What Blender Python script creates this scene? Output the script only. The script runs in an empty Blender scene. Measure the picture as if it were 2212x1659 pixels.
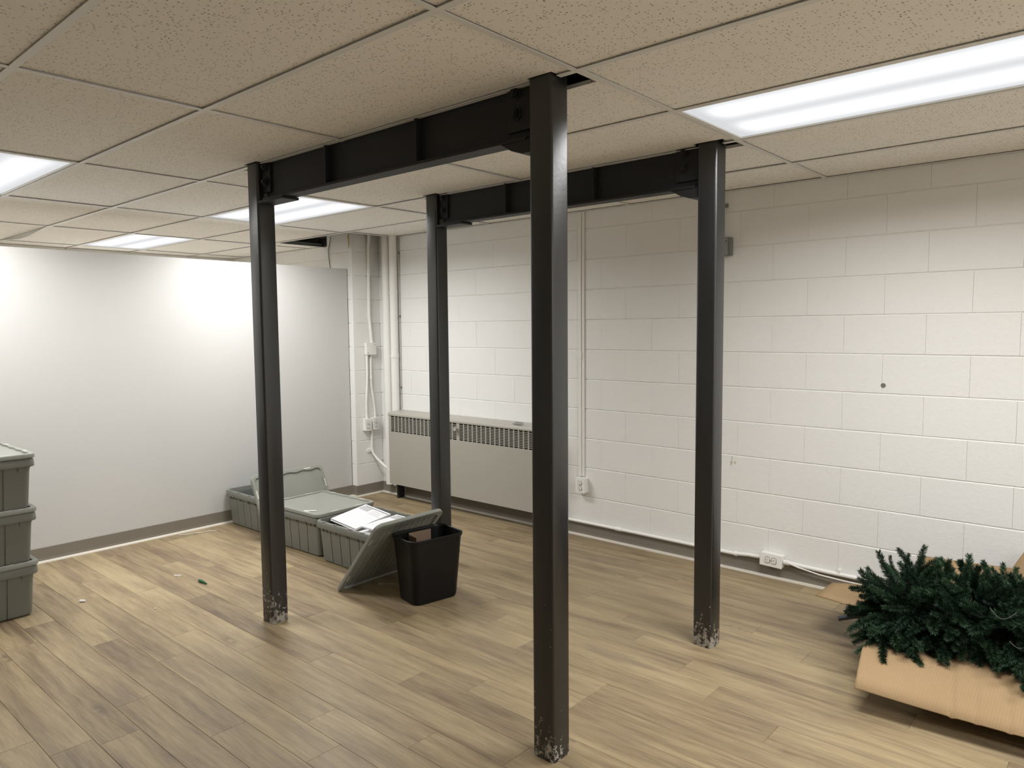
import bpy, bmesh, math, random
from mathutils import Vector, Matrix
R = random.Random(11)
PI = math.pi
S = bpy.context.scene
COL = S.collection

# ------------------------------------------------------------------ camera
CAM = Vector((4.3464, -4.2769, 1.5166))
YAW, PITCH, ROLL, FPX = 2.293134, -0.076424, -0.008754, 1578.41
fw = Vector((math.cos(PITCH)*math.cos(YAW), math.cos(PITCH)*math.sin(YAW), math.sin(PITCH)))
rt = fw.cross(Vector((0, 0, 1))).normalized(); up = rt.cross(fw)
r2 = rt*math.cos(ROLL)+up*math.sin(ROLL); u2 = -rt*math.sin(ROLL)+up*math.cos(ROLL)
cd = bpy.data.cameras.new('camera'); cam = bpy.data.objects.new('camera', cd); COL.objects.link(cam)
cam.matrix_world = Matrix(((r2.x, u2.x, -fw.x, CAM.x), (r2.y, u2.y, -fw.y, CAM.y), (r2.z, u2.z, -fw.z, CAM.z), (0, 0, 0, 1)))
cd.sensor_width = 36; cd.lens = FPX/2212*36; cd.clip_start = .02; cd.clip_end = 60
S.camera = cam

def pix(p):
    d = Vector(p)-CAM; z = d.dot(fw)
    if z < .05: return None
    return (1106+FPX*d.dot(r2)/z, 829.5-FPX*d.dot(u2)/z)

def in_view(pts, m=60):
    for p in pts:
        q = pix(p)
        if q and -m < q[0] < 2212+m and -m < q[1] < 1659+m: return True
    return False

# ------------------------------------------------------------------ world, exposure
w = bpy.data.worlds.new('world'); S.world = w; w.use_nodes = True
w.node_tree.nodes['Background'].inputs[0].default_value = (.5, .5, .5, 1)
w.node_tree.nodes['Background'].inputs[1].default_value = .02
S.view_settings.view_transform = 'Standard'; S.view_settings.look = 'None'
S.view_settings.exposure = 0.0; S.view_settings.gamma = 1.0; S.view_settings.use_curve_mapping = False
S.cycles.max_bounces = 10; S.cycles.diffuse_bounces = 6
LAMP_W = 44.0          # watts of each troffer's tubes
LAMP_COL = (1.0, .992, .975)

H = 2.3356
ROW = [-6.60, -5.99, -5.38, -4.77, -4.16, -3.545, -2.935, -2.33, -1.72, -1.13, -.505, 0.0]   # main tees (along X)
CX = [-3.72, -3.40, -2.15, -.88, .37, 1.65, 2.92, 4.18, 5.44, 6.70]                          # cross tees
# troffers: (column, row)
LIGHTS = [(6, 8), (3, 8), (1, 8), (3, 5), (1, 4), (8, 8), (8, 5)]

# ------------------------------------------------------------------ materials
def mat(name, col, rough=.6, metal=0.0, spec=.5):
    m = bpy.data.materials.new(name); m.use_nodes = True
    b = m.node_tree.nodes['Principled BSDF']
    b.inputs['Base Color'].default_value = (*col, 1); b.inputs['Roughness'].default_value = rough
    b.inputs['Metallic'].default_value = metal; b.inputs['Specular IOR Level'].default_value = spec
    return m

class NT:
    def __init__(s, m): s.t = m.node_tree; s.b = s.t.nodes['Principled BSDF']
    def n(s, typ, **k):
        x = s.t.nodes.new(typ)
        for a, v in k.items():
            if a in ('op',): x.operation = v
            else: setattr(x, a, v)
        return x
    def l(s, a, b): s.t.links.new(a, b); return b
    def math(s, op, a, b=None, c=None, clamp=False):
        x = s.n('ShaderNodeMath', op=op); x.use_clamp = clamp
        for i, v in enumerate((a, b, c)):
            if v is None: continue
            if isinstance(v, (int, float)): x.inputs[i].default_value = v
            else: s.l(v, x.inputs[i])
        return x.outputs[0]
    def noise(s, vec, scale, detail=3, rough=.5):
        x = s.n('ShaderNodeTexNoise'); x.inputs['Scale'].default_value = scale
        x.inputs['Detail'].default_value = detail; x.inputs['Roughness'].default_value = rough
        if vec is not None: s.l(vec, x.inputs['Vector'])
        return x.outputs['Fac']
    def ramp(s, fac, stops):
        x = s.n('ShaderNodeValToRGB'); e = x.color_ramp.elements
        while len(e) < len(stops): e.new(.5)
        for i, (p, c) in enumerate(stops):
            e[i].position = p; e[i].color = (*c, 1) if len(c) == 3 else c
        s.l(fac, x.inputs[0]); return x.outputs[0]
    def rampf(s, fac, a, b):
        x = s.n('ShaderNodeMapRange'); x.interpolation_type = 'SMOOTHSTEP'
        x.inputs[1].default_value = a; x.inputs[2].default_value = b
        s.l(fac, x.inputs[0]); return x.outputs[0]
    def mix(s, f, a, b):
        x = s.n('ShaderNodeMix'); x.data_type = 'RGBA'
        for i, v in ((0, f), (6, a), (7, b)):
            if isinstance(v, (int, float)): x.inputs[i].default_value = v
            elif isinstance(v, tuple): x.inputs[i].default_value = (*v, 1)
            else: s.l(v, x.inputs[i])
        return x.outputs[2]
    def vmul(s, vec, v):
        x = s.n('ShaderNodeVectorMath', op='MULTIPLY'); s.l(vec, x.inputs[0]); x.inputs[1].default_value = v
        return x.outputs[0]
    def vadd(s, a, b):
        x = s.n('ShaderNodeVectorMath', op='ADD'); s.l(a, x.inputs[0])
        if isinstance(b, tuple): x.inputs[1].default_value = b
        else: s.l(b, x.inputs[1])
        return x.outputs[0]
    def bump(s, h, dist, strength=1.0):
        x = s.n('ShaderNodeBump'); x.inputs['Distance'].default_value = dist
        x.inputs['Strength'].default_value = strength; s.l(h, x.inputs['Height'])
        s.l(x.outputs[0], s.b.inputs['Normal'])
    def pos(s): return s.n('ShaderNodeNewGeometry').outputs['Position']
    def rnd(s): return s.n('ShaderNodeObjectInfo').outputs['Random']
    def obj(s): return s.n('ShaderNodeTexCoord').outputs['Object']
    def sep(s, v):
        x = s.n('ShaderNodeSeparateXYZ'); s.l(v, x.inputs[0]); return x.outputs
    def base(s, c): s.l(c, s.b.inputs['Base Color'])

def simple(name, col, rough=.6, var=.06, scale=9, bump=0, bscale=200, metal=0.0, spec=.5):
    m = mat(name, col, rough, metal, spec); t = NT(m); p = t.pos()
    f = t.noise(p, scale, 4)
    t.base(t.mix(f, tuple(c*(1-var) for c in col), tuple(min(1, c*(1+var)) for c in col)))
    if bump: t.bump(t.noise(p, bscale, 2), bump)
    return m

def m_block():
    m = mat('painted_block', (.76, .75, .72), .55); t = NT(m); p = t.pos()
    f = t.noise(p, 1.3, 3)
    c = t.mix(f, (.75, .75, .735), (.81, .81, .795))
    # a few faint scuffs with a shape of their own
    sc = t.rampf(t.noise(t.vmul(p, (3, 3, 9)), 2.2, 5, .7), .70, .76)
    c = t.mix(t.math('MULTIPLY', sc, .25), c, (.62, .59, .53))
    t.base(t.mix(t.math('MULTIPLY', t.rnd(), .10), c, (.70, .69, .66)))
    h = t.math('ADD', t.math('MULTIPLY', t.noise(p, 160, 3, .6), .6), t.math('MULTIPLY', t.noise(p, 38, 2), .6))
    pit = t.math('MULTIPLY', t.rampf(t.noise(p, 75, 1), .72, .77), -.7)
    t.bump(t.math('ADD', h, pit), .0022, .8)
    return m

def m_floor():
    m = mat('wood_plank_vinyl', (.3, .22, .14), .42, spec=.35); t = NT(m); p = t.pos(); r = t.rnd()
    off = t.n('ShaderNodeCombineXYZ'); t.l(t.math('MULTIPLY', r, 57.0), off.inputs[0]); t.l(t.math('MULTIPLY', r, 31.0), off.inputs[2])
    q = t.vadd(p, off.outputs[0])
    # warp so the grain wanders
    wv = t.n('ShaderNodeTexNoise'); wv.inputs['Scale'].default_value = 2.2; t.l(q, wv.inputs['Vector'])
    wc = t.n('ShaderNodeVectorMath', op='MULTIPLY_ADD'); t.l(wv.outputs['Color'], wc.inputs[0]); wc.inputs[1].default_value = (.0, .035, .0); t.l(q, wc.inputs[2])
    qq = wc.outputs[0]
    fine = t.noise(t.vmul(qq, (9, 190, 6)), 1.0, 5, .65)
    mid = t.noise(t.vmul(qq, (2.4, 38, 2)), 1.0, 5, .6)
    big = t.noise(t.vmul(qq, (1.3, 8, 1)), 1.0, 4, .6)
    tone = t.math('ADD', t.math('MULTIPLY', big, .62), t.math('MULTIPLY', mid, .46))
    tone = t.math('ADD', tone, t.math('MULTIPLY', fine, .34))
    tone = t.math('ADD', tone, t.math('MULTIPLY', t.math('SUBTRACT', r, .5), .14))
    c = t.ramp(tone, [(.50, (.152, .110, .068)), (.62, (.226, .170, .102)), (.74, (.300, .232, .136)), (.88, (.372, .295, .172))])
    # greyish purple smoky bands
    sm = t.rampf(t.noise(t.vmul(qq, (1.1, 9, 1)), 1.3, 3), .55, .70)
    c = t.mix(t.math('MULTIPLY', sm, .36), c, (.165, .124, .094))
    # knots
    v = t.n('ShaderNodeTexVoronoi'); v.inputs['Scale'].default_value = 1.0
    t.l(t.vmul(qq, (1.5, 5.2, 1)), v.inputs['Vector']); v.inputs['Randomness'].default_value = 1
    k = t.math('SUBTRACT', 1.0, t.rampf(v.outputs['Distance'], .03, .16))
    kk = t.math('MULTIPLY', k, t.rampf(t.noise(q, 25, 2), .35, .6))
    c = t.mix(t.math('MULTIPLY', kk, .55), c, (.085, .062, .045))
    # dark open pores
    po = t.rampf(t.noise(t.vmul(qq, (14, 300, 6)), 1.0, 2), .62, .72)
    c = t.mix(t.math('MULTIPLY', po, .25), c, (.12, .085, .06))
    t.base(c)
    rg = t.n('ShaderNodeMapRange'); rg.inputs[3].default_value = .34; rg.inputs[4].default_value = .52; t.l(mid, rg.inputs[0])
    t.l(rg.outputs[0], t.b.inputs['Roughness'])
    t.bump(fine, .0006, .5)
    return m

def m_tile():
    m = mat('acoustic_tile', (.6, .55, .48), .95, spec=.1); t = NT(m); p = t.pos(); r = t.rnd()
    off = t.n('ShaderNodeCombineXYZ'); t.l(t.math('MULTIPLY', r, 9.0), off.inputs[0])
    q = t.vadd(p, off.outputs[0])
    c = t.mix(t.noise(q, 2.0, 3), (.83, .81, .77), (.87, .855, .815))
    wv = t.n('ShaderNodeTexNoise'); wv.inputs['Scale'].default_value = 60; t.l(q, wv.inputs['Vector'])
    wc = t.n('ShaderNodeVectorMath', op='MULTIPLY_ADD'); t.l(wv.outputs['Color'], wc.inputs[0]); wc.inputs[1].default_value = (.008, .008, 0); t.l(q, wc.inputs[2])
    v = t.n('ShaderNodeTexVoronoi'); v.inputs['Scale'].default_value = 85; t.l(wc.outputs[0], v.inputs['Vector'])
    v.voronoi_dimensions = '2D'
    d = t.math('SUBTRACT', 1.0, t.rampf(v.outputs['Distance'], .16, .28))
    col = t.sep(v.outputs['Color'])
    keep = t.math('MULTIPLY', t.math('GREATER_THAN', col[0], .70), t.math('ADD', t.math('MULTIPLY', col[1], .9), .25))
    d = t.math('MULTIPLY', d, keep)
    v2 = t.n('ShaderNodeTexVoronoi'); v2.inputs['Scale'].default_value = 260; v2.voronoi_dimensions = '2D'; t.l(q, v2.inputs['Vector'])
    d2 = t.math('MULTIPLY', t.math('SUBTRACT', 1.0, t.rampf(v2.outputs['Distance'], .12, .25)), t.math('GREATER_THAN', t.sep(v2.outputs['Color'])[1], .72))
    c = t.mix(t.math('MULTIPLY', d, .75), c, (.13, .11, .085))
    c = t.mix(t.math('MULTIPLY', d2, .3), c, (.2, .17, .13))
    t.base(c)
    t.bump(t.math('ADD', t.math('MULTIPLY', d, -1.0), t.math('MULTIPLY', t.noise(p, 300, 2), .25)), .002, .7)
    return m

def m_post():
    m = mat('charcoal_steel_paint', (.028, .029, .031), .3, spec=.8); t = NT(m); p = t.pos(); r = t.rnd()
    off = t.n('ShaderNodeCombineXYZ'); t.l(t.math('MULTIPLY', r, 43.0), off.inputs[0]); t.l(t.math('MULTIPLY', r, 17.0), off.inputs[1])
    q = t.vadd(p, off.outputs[0])
    c = t.mix(t.noise(q, 3, 4), (.009, .009, .0095), (.013, .013, .014))
    # rubbed streaks running down
    st = t.rampf(t.noise(t.vmul(q, (60, 60, 2.0)), 1, 3), .62, .78)
    c = t.mix(t.math('MULTIPLY', st, .30), c, (.034, .035, .038))
    z = t.sep(p)[2]
    # chipped paint and plaster near the floor
    hgt = t.n('ShaderNodeMapRange'); hgt.inputs[1].default_value = 0.0; hgt.inputs[2].default_value = .34
    hgt.inputs[3].default_value = .47; hgt.inputs[4].default_value = .73; t.l(z, hgt.inputs[0])
    nz = t.math('ADD', t.math('MULTIPLY', t.noise(q, 46, 5, .74), .72), t.math('MULTIPLY', t.noise(t.vmul(q, (1, 1, .5)), 9, 2), .28))
    chip = t.rampf(t.math('SUBTRACT', nz, hgt.outputs[0]), 0.0, .025)
    v = t.n('ShaderNodeTexVoronoi'); v.inputs['Scale'].default_value = 42; t.l(q, v.inputs['Vector'])
    hz = t.n('ShaderNodeMapRange'); hz.inputs[1].default_value = .05; hz.inputs[2].default_value = .75
    hz.inputs[3].default_value = .20; hz.inputs[4].default_value = .03; t.l(z, hz.inputs[0])
    dot = t.math('MULTIPLY', t.math('LESS_THAN', v.outputs['Distance'], hz.outputs[0]), t.math('GREATER_THAN', t.sep(v.outputs['Color'])[0], .72))
    k = t.math('MAXIMUM', chip, dot)
    c = t.mix(t.math('MULTIPLY', k, .85), c, (.36, .335, .29))
    t.base(c)
    t.l(t.math('ADD', t.math('MULTIPLY', k, .5), .30), t.b.inputs['Roughness'])
    t.bump(t.math('ADD', t.noise(p, 60, 3), t.math('MULTIPLY', k, -.8)), .0006, .5)
    return m

def m_bin(name, col, rough=.42):
    m = mat(name, col, rough, spec=.4); t = NT(m); p = t.pos()
    c = t.mix(t.noise(p, 6, 4), tuple(x*.9 for x in col), tuple(x*1.08 for x in col))
    sc = t.rampf(t.noise(t.vmul(p, (4, 14, 4)), 3, 6, .75), .64, .72)
    t.base(t.mix(t.math('MULTIPLY', sc, .18), c, (.36, .37, .34)))
    t.bump(t.noise(p, 260, 2), .0004, .5)
    return m

def m_card():
    m = mat('corrugated_cardboard', (.30, .21, .12), .85, spec=.15); t = NT(m); p = t.pos()
    x = t.sep(p)[0]
    rib = t.math('SINE', t.math('MULTIPLY', x, 2*PI/.0105))
    c = t.mix(t.noise(p, 5, 4), (.285, .195, .105), (.345, .24, .135))
    c = t.mix(t.math('MULTIPLY', t.math('ADD', t.math('MULTIPLY', rib, .5), .5), .16), c, (.41, .30, .18))
    t.base(c)
    t.bump(t.math('ADD', t.math('MULTIPLY', rib, .35), t.noise(p, 40, 3)), .0012, .5)
    return m

def m_emit():
    m = bpy.data.materials.new('lit_prismatic_lens'); m.use_nodes = True
    nt = m.node_tree; nt.nodes.clear()
    o = nt.nodes.new('ShaderNodeOutputMaterial'); e = nt.nodes.new('ShaderNodeEmission')
    tc = nt.nodes.new('ShaderNodeTexCoord'); sp = nt.nodes.new('ShaderNodeSeparateXYZ'); nt.links.new(tc.outputs['Object'], sp.inputs[0])
    def M(op, a, b=None):
        x = nt.nodes.new('ShaderNodeMath'); x.operation = op
        for i, v in enumerate((a, b)):
            if v is None: continue
            if isinstance(v, (int, float)): x.inputs[i].default_value = v
            else: nt.links.new(v, x.inputs[i])
        return x.outputs[0]
    a = M('ABSOLUTE', sp.outputs[1])
    d = M('DIVIDE', M('SUBTRACT', a, .135), .085)
    g = M('POWER', 2.718, M('MULTIPLY', M('MULTIPLY', d, d), -1.0))      # two tubes behind the lens
    ex = M('SUBTRACT', .585, M('ABSOLUTE', sp.outputs[0]))
    edge = nt.nodes.new('ShaderNodeMapRange'); edge.interpolation_type = 'SMOOTHSTEP'
    edge.inputs[1].default_value = 0; edge.inputs[2].default_value = .10; nt.links.new(ex, edge.inputs[0])
    g = M('MULTIPLY', g, edge.outputs[0])
    wv = M('SINE', M('MULTIPLY', sp.outputs[0], 2*PI/.0095)); wv2 = M('SINE', M('MULTIPLY', sp.outputs[1], 2*PI/.0095))
    pr = M('MULTIPLY', M('MULTIPLY', wv, wv2), .035)
    st = M('ADD', M('ADD', M('MULTIPLY', g, .60), .72), pr)
    nt.links.new(st, e.inputs[1]); e.inputs[0].default_value = (.975, .985, 1, 1)
    nt.links.new(e.outputs[0], o.inputs[0])
    return m

MT = dict(
    block=m_block(), mortar=simple('painted_mortar', (.72, .70, .67), .7),
    floor=m_floor(), under=simple('subfloor', (.06, .045, .03), .9), tile=m_tile(), post=m_post(),
    beam=simple('charcoal_beam_paint', (.017, .017, .0185), .55, .12, 5, .0006, 60, spec=.3),
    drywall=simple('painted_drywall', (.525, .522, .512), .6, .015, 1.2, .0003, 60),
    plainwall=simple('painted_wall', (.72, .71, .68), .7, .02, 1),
    tee=simple('enamelled_tee', (.70, .70, .69), .5, .03, 5), dark=simple('dark_plenum', (.02, .018, .016), .9),
    wood=simple('joist_wood', (.30, .17, .07), .8, .2, 12),
    base=simple('rubber_cove_base', (.195, .176, .145), .5, .06, 6),
    caulk=simple('pale_base_strip', (.56, .52, .45), .6, .08, 14),
    white=simple('white_painted_metal', (.78, .77, .74), .4, .02, 8, .0004, 120),
    outlet=simple('white_plastic_outlet', (.82, .81, .78), .35, .01),
    slot=mat('slot_black', (.012, .012, .012), .6),
    heater=simple('putty_enamel', (.37, .355, .31), .38, .015, 2),
    heat_in=mat('heater_dark_inside', (.015, .014, .013), .8),
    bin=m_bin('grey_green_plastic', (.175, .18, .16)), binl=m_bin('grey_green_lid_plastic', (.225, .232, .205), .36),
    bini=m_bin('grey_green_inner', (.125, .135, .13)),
    clip=simple('pale_clip', (.55, .55, .5), .5), black=simple('black_plastic', (.0045, .0045, .0048), .45, .1, 5, spec=.3),
    paper=simple('white_paper', (.70, .70, .70), .8, .01), ink=mat('grey_print', (.10, .10, .11), .8), inkl=mat('light_print', (.36, .36, .37), .8),
    card=m_card(), brownin=simple('plain_brown', (.20, .14, .095), .85, .08, 12),
    pink=mat('pink_paper', (.85, .06, .32), .7), green=simple('green_plastic', (.012, .10, .035), .4),
    galv=simple('galvanised_steel', (.42, .43, .42), .4, .2, 60, metal=.6), gbox=simple('grey_box_edge', (.16, .17, .16), .5),
    polem=mat('slate_pole', (.035, .045, .06), .35, .3), cordm=mat('dark_cord', (.05, .05, .042), .6), foam=simple('yellow_foam', (.50, .36, .12), .9, .2, 80),
    brass=mat('dull_brass', (.18, .12, .07), .5, .5), steel=simple('frame_steel', (.20, .19, .17), .5), emit=m_emit(),
    needle=None)

def m_needle(name, a, b):
    m = mat(name, a, .5, spec=.3); t = NT(m); p = t.pos(); r = t.rnd()
    f = t.math('ADD', t.math('MULTIPLY', t.noise(p, 14, 2), .7), t.math('MULTIPLY', r, .4))
    t.base(t.mix(t.rampf(f, .35, .85), a, b)); return m
MT['needle'] = m_needle('pine_needles', (.010, .028, .014), (.040, .085, .042))
MT['needle_shade'] = m_needle('shaded_pine_needles', (.003, .010, .006), (.008, .022, .012))  # darker copy of the needles: shade inside the tree put into the colour
MT['twig'] = mat('brown_twig', (.05, .035, .02), .8)

# ------------------------------------------------------------------ mesh helpers
def me(name, verts, faces, m, smooth=False):
    x = bpy.data.meshes.new(name); x.from_pydata([tuple(v) for v in verts], [], faces); x.update()
    x.materials.append(m)
    if smooth:
        for p in x.polygons: p.use_smooth = True
    return x

def link(name, mesh, parent=None, loc=None, rot=None, mw=None):
    o = bpy.data.objects.new(name, mesh); COL.objects.link(o)
    if parent is not None: o.parent = parent
    if mw is not None: o.matrix_basis = mw
    if loc is not None: o.location = loc
    if rot is not None: o.rotation_euler = rot
    return o

def tag(o, label=None, cat=None, group=None, kind=None):
    if label: o['label'] = label
    if cat: o['category'] = cat
    if group: o['group'] = group
    if kind: o['kind'] = kind
    return o

def thing(name, label, cat, loc=(0, 0, 0), rotz=0, group=None):
    o = bpy.data.objects.new(name, None); COL.objects.link(o); o.empty_display_size = .05
    o.location = loc; o.rotation_euler = (0, 0, rotz); return tag(o, label, cat, group)

class MB:
    """collects shapes, then links them as ONE mesh object"""
    def __init__(s): s.v = []; s.f = []
    def add(s, vs, fs):
        b = len(s.v); s.v += [Vector(v) for v in vs]; s.f += [tuple(i+b for i in f) for f in fs]; return s
    def box(s, x0, x1, y0, y1, z0, z1, mw=None):
        vs = [Vector((x, y, z)) for z in (z0, z1) for x, y in ((x0, y0), (x1, y0), (x1, y1), (x0, y1))]
        if mw is not None: vs = [mw @ v for v in vs]
        return s.add(vs, [(3, 2, 1, 0), (4, 5, 6, 7), (0, 1, 5, 4), (1, 2, 6, 5), (2, 3, 7, 6), (3, 0, 4, 7)])
    def tube(s, pts, r, n=10, cap=True):
        pts = [Vector(p) for p in pts]; rings = []
        d0 = (pts[1]-pts[0]).normalized(); a = d0.cross(Vector((0, 0, 1)))
        if a.length < .3: a = d0.cross(Vector((0, 1, 0)))
        a.normalize()
        for i, p in enumerate(pts):
            d = (pts[min(i+1, len(pts)-1)]-pts[max(i-1, 0)]).normalized()
            a = (a-d*a.dot(d)).normalized(); b = d.cross(a)
            rr = r[i] if isinstance(r, (list, tuple)) else r
            rings.append([p+(a*math.cos(2*PI*k/n)+b*math.sin(2*PI*k/n))*rr for k in range(n)])
        vs = [v for g in rings for v in g]; fs = []
        for i in range(len(pts)-1):
            for k in range(n):
                fs.append((i*n+k, i*n+(k+1) % n, (i+1)*n+(k+1) % n, (i+1)*n+k))
        if cap: fs += [tuple(range(n))[::-1], tuple(range((len(pts)-1)*n, len(pts)*n))]
        return s.add(vs, fs)
    def prism(s, poly, z0, z1, mw=None):
        n = len(poly); vs = [Vector((x, y, z0)) for x, y in poly]+[Vector((x, y, z1)) for x, y in poly]
        if mw is not None: vs = [mw @ v for v in vs]
        return s.add(vs, [tuple(range(n))[::-1], tuple(range(n, 2*n))]+[(i, (i+1) % n, n+(i+1) % n, n+i) for i in range(n)])
    def loops(s, loops, close=False, cap0=False, cap1=False):
        n = len(loops[0]); vs = [v for l in loops for v in l]; fs = []
        for i in range(len(loops)-1):
            for k in range(n): fs.append((i*n+k, i*n+(k+1) % n, (i+1)*n+(k+1) % n, (i+1)*n+k))
        if cap0: fs.append(tuple(range(n))[::-1])
        if cap1: fs.append(tuple(range((len(loops)-1)*n, len(loops)*n)))
        return s.add(vs, fs)
    def build(s, name, m, parent=None, smooth=False, bevel=0, seg=2, **k):
        mesh = me(name, s.v, s.f, m, False)
        bm = bmesh.new(); bm.from_mesh(mesh); bmesh.ops.recalc_face_normals(bm, faces=bm.faces)
        if bevel:
            es = [e for e in bm.edges if len(e.link_faces) == 2 and e.calc_face_angle(0) > .6]
            bmesh.ops.bevel(bm, geom=es, offset=bevel, segments=seg, affect='EDGES', profile=.6)
        bm.to_mesh(mesh); bm.free()
        if smooth:
            for p in mesh.polygons: p.use_smooth = True
            mesh.set_sharp_from_angle(angle=math.radians(40))
        return link(name, mesh, parent, **k)

def rrect(hx, hy, r, n=4, cx=0, cy=0):
    pts = []
    for (sx, sy, a0) in ((1, -1, -PI/2), (1, 1, 0), (-1, 1, PI/2), (-1, -1, PI)):
        for i in range(n+1):
            a = a0+PI/2*i/n
            pts.append((cx+sx*(hx-r)+r*math.cos(a), cy+sy*(hy-r)+r*math.sin(a)))
    return pts

# ------------------------------------------------------------------ floor
def build_floor():
    fl = MB().box(-3.75, 7, -7, 0.05, -.10, -.004).build('floor', MT['under']); tag(fl, kind='structure')
    L, W, Y0 = 1.2035, .1452, -2.772
    known = {0: .735, 1: -.035+.0, 2: .30, 3: .765, 4: 2.24, 5: .245, 6: 1.45, 7: 2.13, -1: -.24, -2: .55, -3: .05,
             16: 2.257, 17: 1.91, 8: .62, 9: 1.62, 10: .1, 11: 1.12, 12: 2.0, 13: .5, 14: 1.35, 15: .85}
    def bevmesh(l):
        x, y = l/2-.0003, W/2-.0003; c = .0011
        vs = [(-x, -y, -.0012), (x, -y, -.0012), (x, y, -.0012), (-x, y, -.0012), (-x+c, -y+c, 0), (x-c, -y+c, 0), (x-c, y-c, 0), (-x+c, y-c, 0),
              (-x, -y, -.004), (x, -y, -.004), (x, y, -.004), (-x, y, -.004)]
        fs = [(4, 5, 6, 7)]+[(i, (i+1) % 4, 4+(i+1) % 4, 4+i) for i in range(4)]+[(8+i, 8+(i+1) % 4, (i+1) % 4, i) for i in range(4)]
        return vs, fs
    vs, fs = bevmesh(L); full = me('plank', vs, fs, MT['floor'])
    rest = MB(); k = -30
    for k in range(-29, 20):
        y0 = Y0+k*W; y1 = y0+W
        if y0 < -7 or y0 > -.0: continue
        if y1 > .0: y1 = .0
        x = known.get(k, R.uniform(0, L)); x -= L*math.ceil((x+3.72)/L)
        while x < 7:
            a, b = max(x, -3.72), min(x+L, 7)
            if b-a > .02:
                vis = a > -1.3 and in_view([(a+(b-a)*i/4, y, 0) for i in range(5) for y in (y0, y1)], 10)
                cx, cy = (a+b)/2, y0+W/2
                if vis:
                    if b-a > L-.001 and y1-y0 > W-.001: link('plank', full, fl, (cx, cy, 0))
                    else:
                        q, g = bevmesh(b-a); q = [(u[0], min(u[1], y1-cy), u[2]) for u in q]
                        link('plank', me('plank', q, g, MT['floor']), fl, (cx, cy, 0))
                else:
                    q, g = bevmesh(b-a); rest.add([(u[0]+cx, min(u[1]+cy, 0), u[2]) for u in q], g)
            x += L
    o = rest.build('more_planks', MT['floor'], fl); o['kind'] = 'stuff'
build_floor()

# ------------------------------------------------------------------ block walls
CH, CZ, BL, JX = .21319, .07782, .4064, .19600
def block_mesh(w, h, cache={}):
    key = (round(w, 4), round(h, 4))
    if key in cache: return cache[key]
    x, z = w/2, h/2; cz = min(.0050, h/6); g = .0; c = .0006; d = .0050; b = .03
    # head joints are hair thin, bed joints are raked deeper
    vs = [(-x+g, d, -z), (x-g, d, -z), (x-g, d, z), (-x+g, d, z), (-x+c, 0, -z+cz), (x-c, 0, -z+cz), (x-c, 0, z-cz), (-x+c, 0, z-cz),
          (-x+g, b, -z), (x-g, b, -z), (x-g, b, z), (-x+g, b, z)]
    fs = [(4, 5, 6, 7)]+[(i, (i+1) % 4, 4+(i+1) % 4, 4+i) for i in range(4)]+[(8+i, 8+(i+1) % 4, (i+1) % 4, i) for i in range(4)]
    cache[key] = me('block', vs, fs, MT['block']); return cache[key]

def lay(parent, M, u0, u1, z0, z1, j0, flip=0):
    """courses of blocks on a plane: M maps (u, depth, z) to the world"""
    k = -1
    while True:
        a = CZ+k*CH; b = a+CH; k += 1
        za, zb = max(a, z0), min(b, z1)
        if a >= z1: break
        if zb-za < .012: continue
        u = j0+((k+flip) % 2)*BL/2; u -= BL*math.ceil((u-u0)/BL)
        while u < u1:
            ua, ub = max(u, u0), min(u+BL, u1)
            if ub-ua > .012:
                mw = M @ Matrix.Translation(((ua+ub)/2, R.uniform(-.0007, .0007), (za+zb)/2)) @ Matrix.Rotation(R.uniform(-.0022, .0022), 4, 'Z') @ Matrix.Rotation(R.uniform(-.003, .003), 4, 'X')
                link('block', block_mesh(ub-ua, zb-za), parent, mw=mw)
            u += BL

wb = MB().box(-3.75, 7, .0295, .2, -.1, 2.75).build('wall_back', MT['mortar']); tag(wb, kind='structure')
I4 = Matrix.Identity(4)
lay(wb, I4, -1.04, 4.35, 0, 2.42, JX, 1)
lay(wb, I4, -3.72, -1.42, 1.98, 2.75, JX, 1)
q = MB().box(4.35, 7, .001, .03, 0, 2.42); q.box(-3.72, -1.42, .001, .03, 0, 1.98); q.build('plain_facing', MT['block'], wb)

wp = MB().box(-1.385, -1.065, -.275, .0, 0, 2.75).build('wall_pilaster', MT['mortar']); tag(wp, kind='structure')
lay(wp, Matrix.Translation((0, -.30, 0)), -1.41, -1.04, 0, 2.75, -1.41+BL, 0)      # narrow front face
for c in wp.children: pass
MR = Matrix.Translation((-1.04, 0, 0)) @ Matrix.Rotation(PI/2, 4, 'Z')           # right face: u runs along +Y, depth goes to -X
lay(wp, MR, -.30, .0, 0, 2.75, -.30, 0)

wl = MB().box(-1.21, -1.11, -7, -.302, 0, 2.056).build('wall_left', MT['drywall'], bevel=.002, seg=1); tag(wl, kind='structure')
tag(MB().box(-3.9, -3.72, -7, .05, -.1, 2.75).build('wall_end', MT['plainwall']), kind='structure')
tag(MB().box(-3.9, 7.15, -7.2, -7, -.1, 2.75).build('wall_front', MT['plainwall']), kind='structure')
tag(MB().box(7, 7.15, -7, .2, -.1, 2.75).build('wall_right', MT['plainwall']), kind='structure')

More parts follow.
